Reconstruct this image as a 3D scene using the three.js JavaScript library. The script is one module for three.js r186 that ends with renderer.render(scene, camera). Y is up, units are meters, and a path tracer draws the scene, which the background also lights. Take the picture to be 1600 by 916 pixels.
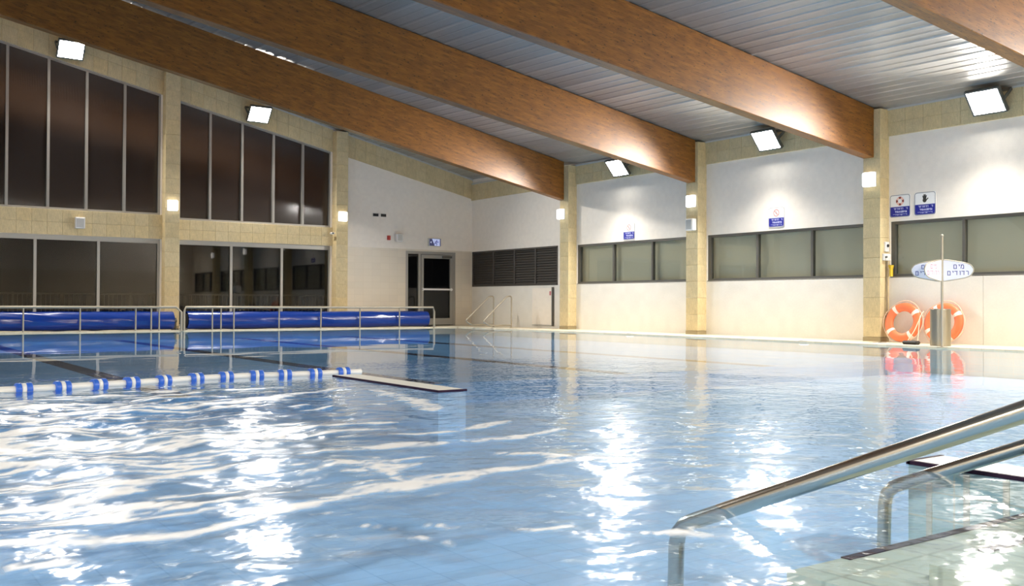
import * as THREE from 'three';
import { ConvexGeometry } from 'three/addons/geometries/ConvexGeometry.js';
import { RoundedBoxGeometry } from 'three/addons/geometries/RoundedBoxGeometry.js';
import { mergeGeometries } from 'three/addons/utils/BufferGeometryUtils.js';
import { RectAreaLightUniformsLib } from 'three/addons/lights/RectAreaLightUniformsLib.js';

// ---------------------------------------------------------------- camera, sky, exposure
const scene = new THREE.Scene();
scene.background = new THREE.Color(0.0035, 0.004, 0.006);          // night outside
const camera = new THREE.PerspectiveCamera(33.75, 1600 / 916, 0.05, 200);
camera.position.set(0, 0.771, 0);
camera.rotation.order = 'YXZ';
camera.rotation.set(0.0102, -0.6158, 0.0040);
const renderer = new THREE.WebGLRenderer({ antialias: true });
renderer.toneMapping = THREE.LinearToneMapping;
renderer.toneMappingExposure = 1.02;
renderer.shadowMap.enabled = true;
RectAreaLightUniformsLib.init();
const FLOOD_POWER = 106, FLOOD_COLOR = new THREE.Color(1.0, 0.95, 0.88);
const SCONCE_POWER = 5, SCONCE_COLOR = new THREE.Color(1.0, 0.93, 0.82);

// ---------------------------------------------------------------- helpers
let seed = 12345;
const rnd = () => { seed = (seed * 1664525 + 1013904223) >>> 0; return seed / 4294967296; };
const used = new Map();
function numbered(name) {
  const n = used.get(name) ?? 0; used.set(name, n + 1);
  return n ? `${name}_${String(n).padStart(3, '0')}` : name;
}
function tag(o, label, category, group) {
  if (label) o.userData.label = label;
  if (category) o.userData.category = category;
  if (group) o.userData.group = group;
  return o;
}
function thing(name, label, category, pos = [0, 0, 0], ry = 0, group) {
  const g = new THREE.Group(); g.name = numbered(name); g.position.set(...pos); g.rotation.y = ry; scene.add(g);
  return tag(g, label, category, group);
}
function struct(name, pos = [0, 0, 0]) {
  const g = new THREE.Group(); g.name = numbered(name); g.userData.kind = 'structure'; g.position.set(...pos); scene.add(g); return g;
}
function mesh(name, geo, mat, parent, label) {
  const m = new THREE.Mesh(geo, mat); m.name = parent ? name : numbered(name); m.castShadow = m.receiveShadow = true;
  (parent ?? scene).add(m); if (label) m.userData.label = label; return m;
}
// uv in metres from the dominant axis of the normal
function uvBox(g, ou = 0, ov = 0) {
  if (g.index) g = g.toNonIndexed();
  if (!g.attributes.normal) g.computeVertexNormals();
  const p = g.attributes.position, n = g.attributes.normal, uv = new Float32Array(p.count * 2);
  for (let i = 0; i < p.count; i++) {
    const ax = Math.abs(n.getX(i)), ay = Math.abs(n.getY(i)), az = Math.abs(n.getZ(i));
    const x = p.getX(i), y = p.getY(i), z = p.getZ(i);
    let u, v;
    if (ax >= ay && ax >= az) { u = z; v = y; } else if (az >= ay) { u = x; v = y; } else { u = x; v = z; }
    uv[2 * i] = u + ou; uv[2 * i + 1] = v + ov;
  }
  g.setAttribute('uv', new THREE.BufferAttribute(uv, 2));
  return g;
}
const box = (x0, x1, y0, y1, z0, z1) => uvBox(new THREE.BoxGeometry(x1 - x0, y1 - y0, z1 - z0).translate((x0 + x1) / 2, (y0 + y1) / 2, (z0 + z1) / 2));
function chamferBox(w, h, d, c, ou = 0, ov = 0) {
  const pts = [];
  for (const sx of [-1, 1]) for (const sy of [-1, 1]) for (const sz of [-1, 1]) {
    const X = sx * w / 2, Y = sy * h / 2, Z = sz * d / 2;
    pts.push(new THREE.Vector3(X - sx * c, Y - sy * c, Z), new THREE.Vector3(X - sx * c, Y, Z - sz * c), new THREE.Vector3(X, Y - sy * c, Z - sz * c));
  }
  return uvBox(new ConvexGeometry(pts), ou, ov);
}
// polygon of [a, b] pairs extruded; plane 'xy' from z0 to z1, or 'zy' from x0 to x1
function prism(pts, plane, d0, d1, bevel = 0) {
  const s = new THREE.Shape(pts.map(([a, b]) => new THREE.Vector2(a, b)));
  const g = new THREE.ExtrudeGeometry(s, { depth: Math.abs(d1 - d0) - 2 * bevel, bevelEnabled: bevel > 0, bevelSize: bevel, bevelOffset: -bevel, bevelThickness: bevel, bevelSegments: 1, steps: 1 });
  g.translate(0, 0, Math.min(d0, d1) + bevel);
  if (plane === 'zy') { g.applyMatrix4(new THREE.Matrix4().set(0, 0, 1, 0, 0, 1, 0, 0, -1, 0, 0, 0, 0, 0, 0, 1)); }
  return uvBox(g);
}
// for 'zy' pass a = -z
function tube(points, r, radial = 10, seg, tension = 0.5, closed = false) {
  const c = new THREE.CatmullRomCurve3(points.map((p) => new THREE.Vector3(...p)), closed, 'catmullrom', tension);
  return new THREE.TubeGeometry(c, seg ?? points.length * 8, r, radial, closed);
}
function bent(points, r, fillet, radial = 12) {      // straight pipe runs joined by rounded bends
  const P = points.map((p) => new THREE.Vector3(...p)), path = new THREE.CurvePath();
  let from = P[0];
  for (let i = 1; i < P.length - 1; i++) {
    const a = P[i].clone().add(P[i - 1].clone().sub(P[i]).setLength(fillet)), b = P[i].clone().add(P[i + 1].clone().sub(P[i]).setLength(fillet));
    path.add(new THREE.LineCurve3(from, a)); path.add(new THREE.QuadraticBezierCurve3(a, P[i], b)); from = b;
  }
  path.add(new THREE.LineCurve3(from, P[P.length - 1]));
  return new THREE.TubeGeometry(path, points.length * 14, r, radial);
}
const cyl = (r, h, n = 20, r2 = r) => new THREE.CylinderGeometry(r2, r, h, n);

// noise
const perm = new Uint8Array(512); { const a = [...Array(256).keys()]; for (let i = 255; i > 0; i--) { const j = Math.floor(rnd() * (i + 1)); [a[i], a[j]] = [a[j], a[i]]; } for (let i = 0; i < 512; i++) perm[i] = a[i & 255]; }
function vnoise(x, y, px = 256, py = 256) {          // periodic value noise 0..1
  const xi = Math.floor(x), yi = Math.floor(y); let fx = x - xi, fy = y - yi;
  fx = fx * fx * (3 - 2 * fx); fy = fy * fy * (3 - 2 * fy);
  const m = (a, n) => ((a % n) + n) % n, h = (a, b) => perm[perm[m(a, px) & 255] + (m(b, py) & 255)] / 255;
  const a = h(xi, yi), b = h(xi + 1, yi), c = h(xi, yi + 1), d = h(xi + 1, yi + 1);
  return a + (b - a) * fx + (c - a) * fy + (a - b - c + d) * fx * fy;
}
const fbm = (x, y, o = 4) => { let s = 0, a = 0.5, t = 0; for (let i = 0; i < o; i++) { s += a * vnoise(x, y); t += a; x = x * 2.03 + 17; y = y * 2.03 + 9; a *= 0.5; } return s / t; };
const smooth = (a, b, x) => { const t = Math.min(1, Math.max(0, (x - a) / (b - a))); return t * t * (3 - 2 * t); };
function dataTex(w, h, fn, sizeU, sizeV, srgb = true) { // fn(i,j) -> [r,g,b] 0..255 ; size in metres
  const d = new Uint8Array(w * h * 4);
  for (let j = 0; j < h; j++) for (let i = 0; i < w; i++) { const c = fn(i, j), o = (j * w + i) * 4; d[o] = c[0]; d[o + 1] = c[1]; d[o + 2] = c[2]; d[o + 3] = 255; }
  const t = new THREE.DataTexture(d, w, h); t.wrapS = t.wrapT = THREE.RepeatWrapping; t.magFilter = THREE.LinearFilter; t.minFilter = THREE.LinearFilter;
  if (srgb) t.colorSpace = THREE.SRGBColorSpace; t.repeat.set(1 / sizeU, 1 / sizeV); t.needsUpdate = true; return t;
}
const clamp = (x) => Math.max(0, Math.min(255, x));

// ---------------------------------------------------------------- materials
const std = (color, rough = 0.6, extra = {}) => new THREE.MeshStandardMaterial({ color: new THREE.Color(...color), roughness: rough, ...extra });
const phys = (color, rough, extra = {}) => new THREE.MeshPhysicalMaterial({ color: new THREE.Color(...color), roughness: rough, ...extra });
// glued laminated timber: long grain, thin laminations, dark flecks and knots
const knots = []; for (let i = 0; i < 2600; i++) knots.push([rnd() * 2048, rnd() * 512, i % 9 ? 3 + rnd() * 12 : 2 + rnd() * 4, i % 9 ? 0.6 + rnd() * 0.9 : 1.6 + rnd() * 2, i % 9 ? 0.12 + rnd() * 0.4 : 0.4 + rnd() * 0.5]);
const knotMap = new Float32Array(2048 * 512);
for (const [kx, ky, a, b, s] of knots) for (let y = Math.floor(ky - b * 2.5); y <= ky + b * 2.5; y++) for (let x = Math.floor(kx - a * 2.5); x <= kx + a * 2.5; x++) {
  const e = Math.exp(-(((x - kx) / a) ** 2 + ((y - ky) / b) ** 2)) * s, k = (((y % 512) + 512) % 512) * 2048 + (((x % 2048) + 2048) % 2048); knotMap[k] = Math.min(1, knotMap[k] + e);
}
const woodTex = dataTex(2048, 512, (i, j) => {
  const lam = Math.floor(j / 20), edge = Math.min(j % 20, 20 - (j % 20)) < 1 ? 0.94 : 1;
  const t = vnoise(i * 0.25 / 16 + lam * 37, lam * 7.7, 32, 256) * 0.5 + vnoise(i / 32 + lam * 91, j * 0.8, 64, 256) * 0.3 + vnoise(i / 16, j / 1.5, 128, 256) * 0.2;
  const k = (0.74 + 0.50 * t) * edge, d = 1 - 0.85 * knotMap[j * 2048 + i];
  return [clamp(140 * k * d), clamp(88 * k * d * (0.97 + 0.06 * t)), clamp(30 * k * d * (0.9 + 0.15 * t))];
}, 6.4, 1.2);
const woodBump = dataTex(1024, 512, (i, j) => { const v = 120 + 80 * (vnoise(i / 14, j / 2, 73, 256) - 0.5) - (j % 20 < 1 ? 40 : 0); return [v, v, v]; }, 3.2, 1.2, false);
const M = {};
M.wood = phys([1, 1, 1], 0.42, { map: woodTex, bumpMap: woodBump, bumpScale: 0.002, clearcoat: 0.1, clearcoatRoughness: 0.4 });
const stoneTex = dataTex(512, 512, (i, j) => {
  const s = vnoise(i / 2, j / 40, 256, 13) * 0.5 + vnoise(i / 5, j / 7, 102, 73) * 0.3 + vnoise(i / 60, j / 60, 8, 8) * 0.2, k = 0.86 + 0.26 * s;
  return [clamp(216 * k), clamp(197 * k), clamp(153 * k)];
}, 0.9, 0.9);
const stoneBump = dataTex(512, 512, (i, j) => { const v = 90 + 110 * vnoise(i / 2, j / 30, 256, 17) + 50 * vnoise(i / 3, j / 3, 170, 170); return [v, v, v]; }, 0.9, 0.9, false);
M.stone = [[1, 1, 1], [0.96, 0.955, 0.94], [1.0, 0.98, 0.93], [0.98, 0.98, 0.98]].map((c) => std(c, 0.85, { map: stoneTex, bumpMap: stoneBump, bumpScale: 0.003 }));
const mottled = (r, g, b, amp, size, sc = 24) => dataTex(512, 512, (i, j) => { const k = 1 + amp * (vnoise(i / sc, j / sc, Math.round(512 / sc), Math.round(512 / sc)) + 0.6 * vnoise(i / 5, j / 5, 102, 102) - 0.8); return [clamp(r * k), clamp(g * k), clamp(b * k)]; }, size, size);
M.plaster = std([1, 1, 1], 0.75, { map: mottled(244, 235, 221, 0.02, 1.7) });
M.creamPanel = std([1, 1, 1], 0.5, { map: mottled(234, 230, 220, 0.025, 2.3, 42) });
const tileFn = (tw, th, px, base, grout, amp) => (i, j) => {                // small wall tiles with grout lines
  const W = tw * px, H = th * px, a = i % W, b = j % H, g = a < 1.5 || b < 1.5, id = vnoise(Math.floor(i / W) * 7.3, Math.floor(j / H) * 3.7);
  const k = 1 + amp * (id - 0.5); return (g ? grout : base).map((c) => clamp(c * k));
};
M.wallTile = std([1, 1, 1], 0.4, { map: dataTex(600, 400, tileFn(0.3, 0.2, 250, [224, 213, 193], [216, 204, 183], 0.03), 2.4, 1.6), bumpMap: dataTex(600, 400, (i, j) => { const g = i % 75 < 2 || j % 50 < 2 ? 60 : 200; return [g, g, g]; }, 2.4, 1.6, false), bumpScale: 0.001 });
M.deckTile = std([1, 1, 1], 0.45, { map: dataTex(512, 512, tileFn(0.2, 0.2, 320, [226, 212, 184], [196, 182, 156], 0.1), 1.6, 1.6) });
M.poolTile = phys([1, 1, 1], 0.4, { map: dataTex(512, 512, tileFn(0.25, 0.125, 256, [190, 218, 243], [174, 204, 232], 0.05), 2, 2), specularIntensity: 0.05 });
M.deepTile = phys([1, 1, 1], 0.4, { map: dataTex(512, 512, tileFn(0.25, 0.125, 256, [132, 178, 214], [118, 164, 202], 0.06), 2, 2), specularIntensity: 0.05 });
M.poolWall = phys([1, 1, 1], 0.4, { map: dataTex(512, 512, tileFn(0.25, 0.125, 256, [206, 228, 224], [232, 226, 205], 0.05), 2, 2), specularIntensity: 0.05 });
M.laneTile = phys([0.035, 0.02, 0.04], 0.45, { bumpMap: dataTex(64, 64, (i, j) => { const g = i % 16 < 1 || j % 16 < 1 ? 60 : 200; return [g, g, g]; }, 0.2, 0.2, false), bumpScale: 0.002, specularIntensity: 0.05 });
M.nosing = std([0.76, 0.69, 0.55], 0.45);
M.coping = std([0.80, 0.78, 0.70], 0.45);
M.stepTile = phys([1, 1, 1], 0.45, { map: dataTex(256, 256, tileFn(0.25, 0.25, 128, [214, 214, 190], [190, 190, 168], 0.06), 2, 2), specularIntensity: 0.05 });
M.ceiling = [0, 1, 2].map((k) => phys([0.40 + 0.03 * k, 0.375 + 0.03 * k, 0.345 + 0.03 * k], 0.34, { metalness: 0.35, map: mottled(244, 244, 242, 0.03, 1.3) }));
M.roof = std([0.4, 0.4, 0.4], 0.8);
M.aluminium = std([0.36, 0.345, 0.31], 0.42, { metalness: 0.35 });
M.greyFrame = std([0.12, 0.115, 0.10], 0.45, { metalness: 0.3 });
M.blind = std([0.76, 0.70, 0.56], 0.8);
M.glass = phys([0.86, 0.88, 0.86], 0.02, { transmission: 1, thickness: 0, ior: 1.5 });
M.tint = phys([0.42, 0.42, 0.40], 0.02, { transmission: 1, thickness: 0, ior: 1.45, specularIntensity: 0.9 });
const fluteBump = dataTex(256, 8, (i) => { const v = 128 + 110 * Math.sin((i / 256) * Math.PI * 2 * 8); return [v, v, v]; }, 0.16, 0.16, false);
M.polycarb = phys([0.022, 0.018, 0.017], 0.11, { ior: 1.62, bumpMap: fluteBump, bumpScale: 0.0009, clearcoat: 0.3, clearcoatRoughness: 0.2 });
M.louvre = std([0.085, 0.076, 0.066], 0.5, { metalness: 0.3 });
M.steel = std([0.60, 0.57, 0.50], 0.2, { metalness: 1 });
M.railPaint = std([0.44, 0.385, 0.29], 0.4, { metalness: 0.4 });
M.brushed = std([0.36, 0.33, 0.26], 0.34, { metalness: 0.95, bumpMap: dataTex(256, 64, (i, j) => { const v = 100 + 120 * vnoise(i / 1.5, j / 30, 170, 2); return [v, v, v]; }, 1, 1, false), bumpScale: 0.0006 });
M.black = std([0.02, 0.02, 0.02], 0.6);
M.darkGlass = phys([0.012, 0.012, 0.011], 0.05, { ior: 1.5 });
M.whitePlastic = std([0.82, 0.81, 0.78], 0.4);
M.greyPlastic = std([0.55, 0.54, 0.50], 0.5);
M.blueCover = phys([0.003, 0.034, 0.25], 0.26, { clearcoat: 0.5, clearcoatRoughness: 0.15 });
M.blueFloat = std([0.035, 0.14, 0.62], 0.35);
M.ropePipe = std([0.84, 0.82, 0.76], 0.45);
M.orange = std([0.84, 0.20, 0.075], 0.5);
M.orangeWhite = std([0.9, 0.78, 0.68], 0.5);
M.rope = std([0.85, 0.62, 0.45], 0.8);
M.red = std([0.5, 0.03, 0.02], 0.4);
M.yellow = std([0.75, 0.52, 0.03], 0.45);
M.floodGlow = new THREE.MeshStandardMaterial({ color: 0xffffff, emissive: new THREE.Color(1.0, 0.96, 0.9), emissiveIntensity: 40, roughness: 0.3 });
M.sconceGlow = new THREE.MeshStandardMaterial({ color: 0xffffff, emissive: new THREE.Color(1.0, 0.96, 0.9), emissiveIntensity: 2.6, roughness: 0.4 });
M.exitGlow = null;

// ---------------------------------------------------------------- dimensions
const XR = 17.5, ZB = -27.05, ZF = 3.0, XL = -9, POOL_X0 = -6.5, POOL_X1 = 16.0, POOL_Z0 = -25.5, POOL_Z1 = -0.55, DECK = 0.022;
const COLZ = [-21.93, -16.91, -11.93, -6.92, -1.92];                  // far edges of the right-wall columns, 0.39 wide
const slope = (z) => 0.199 - 0.0059 * (z + 21.74);
const eaves = (z) => 4.72 + 0.16 * Math.pow(Math.max(0, -16.5 - z) / 10.55, 1.4);
const ceilY = (x, z) => x >= 0 ? eaves(z) + slope(z) * (XR - x) : eaves(z) + slope(z) * XR * (1 + x / 9);
const stoneBlocks = new Map();
function stoneBlock(w, h, d) {
  const k = [w, h, d].map((a) => a.toFixed(3)).join();
  if (!stoneBlocks.has(k)) stoneBlocks.set(k, [0, 1, 2].map((i) => chamferBox(w, h, d, 0.0035, i * 0.31, i * 0.17)));
  return stoneBlocks.get(k)[Math.floor(rnd() * 3)];
}
const stoneMat = () => M.stone[Math.floor(rnd() * 4)];

// ---------------------------------------------------------------- floor, pool basin
{
  const s = new THREE.Shape([[XL - .3, ZB - .3], [XR + .3, ZB - .3], [XR + .3, ZF + .3], [XL - .3, ZF + .3]].map(([a, b]) => new THREE.Vector2(a, -b)));
  s.holes.push(new THREE.Path([[POOL_X0, POOL_Z0], [POOL_X1, POOL_Z0], [POOL_X1, POOL_Z1], [POOL_X0, POOL_Z1]].map(([a, b]) => new THREE.Vector2(a, -b))));
  const g = new THREE.ExtrudeGeometry(s, { depth: 1.0, bevelEnabled: false }); g.rotateX(-Math.PI / 2); g.translate(0, DECK - 1.0, 0);
  mesh('floor', uvBox(g), M.deckTile).userData.kind = 'structure';
  const rim = [];                                                       // pale coping strip round the pool
  const w = 0.22, h = 0.006;
  rim.push(box(POOL_X0 - w, POOL_X1 + w, DECK, DECK + h, POOL_Z0 - w, POOL_Z0), box(POOL_X0 - w, POOL_X1 + w, DECK, DECK + h, POOL_Z1, POOL_Z1 + w),
    box(POOL_X1, POOL_X1 + w, DECK, DECK + h, POOL_Z0, POOL_Z1), box(POOL_X0 - w, POOL_X0, DECK, DECK + h, POOL_Z0, POOL_Z1));
  mesh('trim_1', mergeGeometries(rim), M.nosing).userData.kind = 'structure';
  const pf = struct('pool_floor');
  mesh('main_floor', box(POOL_X0, POOL_X1, -0.6, -0.20, POOL_Z0, -9.9), M.deepTile, pf);
  mesh('deep_floor', box(POOL_X0, POOL_X1, -0.7, -0.45, -9.9, POOL_Z1), M.poolTile, pf);
  for (const x of [-3.1, -0.06, 2.92, 5.9, 8.95, 11.95]) mesh('lane_line', box(x - 0.14, x + 0.14, -0.21, -0.197, -25.3, -9.95), M.laneTile, pf);
  mesh('lane_line', box(1.17, 1.33, -0.46, -0.447, -3.62, -2.6), M.laneTile, pf);
  mesh('side_wall', box(POOL_X1 - 0.02, POOL_X1 + 0.01, -0.6, 0.003, POOL_Z0, POOL_Z1), M.poolWall, struct('pool_wall'));
  mesh('end_wall', box(POOL_X0, POOL_X1, -0.6, 0.003, POOL_Z0 - 0.01, POOL_Z0 + 0.02), M.poolWall, struct('pool_wall'));
  mesh('near_wall', box(POOL_X0, POOL_X1, -0.7, 0.003, POOL_Z1 - 0.02, POOL_Z1 + 0.01), M.poolWall, struct('pool_wall'));
}
// divider walls that fence off the near pool, flush with the water and edged in dark tile
for (const [z0, z1, name] of [[-9.3, -7.17, 'divider_wall'], [-2.73, -0.57, 'divider_wall']]) {
  const g = struct(name);
  mesh('wall_core', box(4.3, 4.58, -0.7, 0.0, z0, z1), z1 < -5 ? M.poolTile : M.poolWall, g); mesh('wall_top', box(4.3, 4.58, 0.0, 0.011, z0, z1), M.coping, g);
  mesh('tile_edge', box(4.292, 4.312, -0.006, 0.013, z0, z1), M.laneTile, g);
  if (z1 > -5) for (let z = -2.62; z < -1.3; z += 0.185) mesh('tile_strip', box(4.294, 4.301, -0.44, -0.012, z - 0.014, z + 0.014), M.nosing, g);
  if (z1 < -5) mesh('tile_edge', box(4.292, 4.59, -0.006, 0.013, z1 - 0.012, z1 + 0.008), M.laneTile, g);
  else mesh('tile_edge', box(4.292, 4.59, -0.006, 0.013, z0 - 0.008, z0 + 0.012), M.laneTile, g);
}
{ // entry steps under the water, with dark nosings
  const g = struct('pool_steps');
  const treads = [[2.66, -2.14, -0.135, -0.7], [2.92, -1.78, -0.07, -0.7], [2.92, -1.2, -0.02, -0.7]];
  for (const [x0, z0, y, yb] of treads) {
    mesh('tread', box(x0, 4.3, yb, y, z0, -0.58), M.stepTile, g);
    mesh('nosing', box(x0 + 0.3, 4.29, y - 0.03, y + 0.004, z0 - 0.004, z0 + 0.035), M.laneTile, g);
  }
}

// ---------------------------------------------------------------- right wall
{
  const g = struct('wall_right');
  const T = 0.3, x0 = XR, x1 = XR + T;
  mesh('lower_panel', box(x0, x1, -0.3, 1.32, ZB - .3, -16.75), M.creamPanel, g);
  mesh('lower_panel', box(x0, x1, -0.3, 1.32, -16.745, -11.75), M.creamPanel, g);
  mesh('lower_panel', box(x0, x1, -0.3, 1.32, -11.745, -9.595), M.creamPanel, g);
  mesh('lower_panel', box(x0, x1, -0.3, 1.32, -9.587, ZF + .3), M.creamPanel, g);
  mesh('upper_panel', box(x0, x1, 2.44, 5.2, ZB - .3, ZF + .3), M.plaster, g);
  mesh('pier', box(x0, x1, 1.32, 2.44, ZB - .3, ZB + 0.03), M.creamPanel, g);
  for (const z of COLZ) mesh('pier', box(x0, x1, 1.32, 2.44, z - (z < -20 ? 0.47 : 0.02), z + 0.42), M.plaster, g);
  mesh('pier', box(x0, x1, 1.32, 2.44, 2.6, ZF + .3), M.plaster, g);
  // stone header, two courses of upright blocks per bay
  const bays = [[ZB, COLZ[0]], ...COLZ.map((z, i) => [z + 0.39, COLZ[i + 1] ?? ZF])];
  bays.forEach(([a, b], bi) => {
    const h = struct('header_right'), n = Math.round((b - a) / 0.385), w = (b - a) / n;
    for (let r = 0; r < 2; r++) for (let i = 0; i < n; i++) {
      const m = mesh('stone_block', stoneBlock(0.06, 0.268, w - 0.003), stoneMat(), h); m.position.set(XR - 0.012, 4.17 + 0.135 + r * 0.27, a + w * (i + 0.5));
    }
    if (bi > 4) h.userData.kind = 'structure';
  });
  mesh('trim_2', box(XR - 0.05, XR, 4.69, 4.74, ZB, ZF), M.greyPlastic).userData.kind = 'structure';
}
function column(x0, x1, z0, z1, y0, y1) {
  const g = struct('column'), H = 0.4, n = Math.floor((y1 - y0 - 0.08) / H), w = x1 - x0, d = z1 - z0;
  mesh('base', box(x0 - 0.004, x1, y0, y0 + 0.085, z0 - 0.004, z1 + 0.004), std([0.36, 0.29, 0.16], 0.6), g);
  let y = y0 + 0.09;
  for (let i = 0; i <= n; i++) {
    const h = i < n ? H : y1 - y; if (h < 0.05) continue;
    const m = mesh('stone_block', stoneBlock(w, h - 0.003, d), stoneMat(), g); m.position.set((x0 + x1) / 2, y + h / 2, (z0 + z1) / 2); y += h;
  }
  return g;
}
for (const z of COLZ) column(XR - 0.3, XR + 0.02, z, z + 0.39, DECK, 4.71);

// glazed strip windows of the right wall: frame, three panes, roller blind behind the glass
function stripWindow(z0, z1, panes, openLeft) {
  const g = struct('window');
  const yb = 1.32, yt = 2.44, f = 0.06, xo = XR + 0.03, xi = XR + 0.13;
  mesh('frame', mergeGeometries([box(xo, xi, yb, yb + f, z0, z1), box(xo, xi, yt - f, yt, z0, z1), box(xo, xi, yb + f, yt - f, z0, z0 + f + 0.03), box(xo, xi, yb + f, yt - f, z1 - f, z1)]), M.greyFrame, g);
  for (let i = 1; i < panes.length - 1; i++) mesh('mullion', box(xo, xi, yb + f, yt - f, panes[i] - 0.025, panes[i] + 0.025), M.greyFrame, g);
  for (let i = 0; i < panes.length - 1; i++) mesh('pane', box(xo + 0.045, xo + 0.05, yb + f, yt - f, panes[i] + 0.025, panes[i + 1] - 0.025), M.glass, g);
  mesh('blind', box(XR + 0.2, XR + 0.205, yb + 0.01, yt - 0.01, z0 + 0.02, z1 - 0.02), M.blind, g);
  mesh('sill', box(XR + 0.0, XR + 0.03, yb - 0.01, yb + 0.012, z0, z1), M.aluminium, g);
  return g;
}
for (const z of COLZ) { const a = z + 0.42, b = Math.min(z + 4.99, 2.6), w = (b - a) / 3; stripWindow(a, b, [a, a + w, a + 2 * w, b]); }
{ // dark louvre bank in the far bay
  const g = struct('window'), z0 = ZB + 0.03, z1 = -22.4, yb = 1.3, yt = 2.46, n = 14;
  const divs = [z0, -25.79, -24.61, -23.51, z1];
  mesh('frame', mergeGeometries([box(XR - 0.01, XR + 0.12, yb, yb + 0.05, z0, z1), box(XR - 0.01, XR + 0.12, yt - 0.05, yt, z0, z1), box(XR - 0.01, XR + 0.12, yb, yt, z0, z0 + 0.05), box(XR - 0.01, XR + 0.12, yb, yt, z1 - 0.05, z1)]), M.louvre, g);
  for (let i = 1; i < 4; i++) mesh('mullion', box(XR - 0.005, XR + 0.1, yb + 0.05, yt - 0.05, divs[i] - 0.025, divs[i] + 0.025), std([0.09, 0.08, 0.07], 0.5), g);
  const slats = divs.slice(0, 4).map((a, i) => { const w = divs[i + 1] - a - 0.06; return uvBox(new THREE.BoxGeometry(0.012, 0.1, w).rotateZ(-0.6)); });
  for (let i = 0; i < 4; i++) for (let k = 0; k < n; k++) { const m = mesh('slat', slats[i], M.louvre, g); m.position.set(XR + 0.045, yb + 0.09 + k * (1.0 / (n - 1)), (divs[i] + divs[i + 1]) / 2); }
  mesh('back_board', box(XR + 0.15, XR + 0.16, yb, yt, z0, z1), M.black, g);
}

// ---------------------------------------------------------------- back wall
const headY = (x) => ceilY(x, ZB) - 0.66 - 0.012 * (XR - x);          // underside of the stone header, follows the roof
const W_LOW = [[2.76, [2.78, 4.29, 5.81, 7.38]], [7.81, [7.86, 9.37, 10.88, 12.42]]];
{
  const g = struct('wall_back');
  const z0 = ZB - 0.3, z1 = ZB;
  const up = (x0, x1, yb) => prism([[x0, yb], [x1, yb], [x1, ceilY(x1, ZB) + .25], [x0, ceilY(x0, ZB) + .25]], 'xy', z0, z1);
  // plain bays left of the picture
  mesh('end_panel', prism([[XL - .3, -0.3], [2.76, -0.3], [2.76, ceilY(2.76, ZB) + .25], [0, ceilY(0, ZB) + .25], [XL - .3, ceilY(XL, ZB) + .25]], 'xy', z0, z1), M.plaster, g);
  // bay with the door
  mesh('tile_panel', prism([[12.83, -0.3], [14.99, -0.3], [14.99, 2.42], [16.86, 2.42], [16.86, -0.3], [17.5, -0.3], [17.5, 2.475], [12.83, 2.475]], 'xy', z0, z1), M.wallTile, g);
  mesh('upper_panel', up(12.83, XR, 2.475), M.plaster, g);
  mesh('pier', up(7.38, 7.86, -0.3), M.plaster, g); mesh('pier', up(12.40, 12.83, -0.3), M.plaster, g);
  // spandrels and headers behind the stone
  for (const [x0, x1, sill] of [[2.76, 7.38, 3.13], [7.86, 12.40, 3.03]]) {
    mesh('spandrel', box(x0, x1, 2.47, sill, z0, z1), M.plaster, g);
    mesh('lintel', prism([[x0, headY(x0)], [x1, headY(x1)], [x1, ceilY(x1, ZB) + .25], [x0, ceilY(x0, ZB) + .25]], 'xy', z0, z1), M.plaster, g);
    mesh('footing', box(x0, x1, -0.3, 0.08, z0, z1), M.plaster, g);
  }
  for (const [a, b] of [[2.76, 7.42], [7.81, 12.45], [12.83, XR]]) {
    const h = struct('header_back'), n = Math.round((b - a) / 0.37), w = (b - a) / n;
    for (let i = 0; i < n; i++) for (let r = 0; r < 2; r++) {
      const xa = a + i * w + 0.0015, xb = a + (i + 1) * w - 0.0015;
      const f = (x, t) => headY(x) + (ceilY(x, ZB) - 0.005 - headY(x)) * t, t0 = r * 0.5, t1 = t0 + 0.497;
      mesh('stone_block', prism([[xa, f(xa, t0)], [xb, f(xb, t0)], [xb, f(xb, t1)], [xa, f(xa, t1)]], 'xy', ZB - 0.01, ZB + 0.035, 0.004), stoneMat(), h);
    }
  }
  for (const [a, b, sill] of [[2.76, 7.42, 3.13], [7.81, 12.45, 3.03]]) {
    const h = struct('spandrel'), n = Math.round((b - a) / 0.37), w = (b - a) / n, hh = (sill - 2.475) / 2;
    for (let i = 0; i < n; i++) for (let r = 0; r < 2; r++) { const m = mesh('stone_block', stoneBlock(w - 0.003, hh - 0.003, 0.05), stoneMat(), h); m.position.set(a + w * (i + 0.5), 2.475 + hh * (r + 0.5), ZB + 0.01); }
  }
  mesh('trim_3', prism([[0, ceilY(0, ZB) - 0.05], [XR, ceilY(XR, ZB) - 0.05], [XR, ceilY(XR, ZB) + 0.05], [0, ceilY(0, ZB) + 0.05]], 'xy', ZB, ZB + 0.045), M.greyPlastic).userData.kind = 'structure';
}
column(7.42, 7.81, ZB - 0.02, ZB + 0.3, DECK, ceilY(7.81, ZB) - 0.03);
column(12.45, 12.83, ZB - 0.02, ZB + 0.3, DECK, ceilY(12.83, ZB) - 0.03);
column(2.37, 2.76, ZB - 0.02, ZB + 0.3, DECK, ceilY(2.76, ZB) - 0.03);

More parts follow.
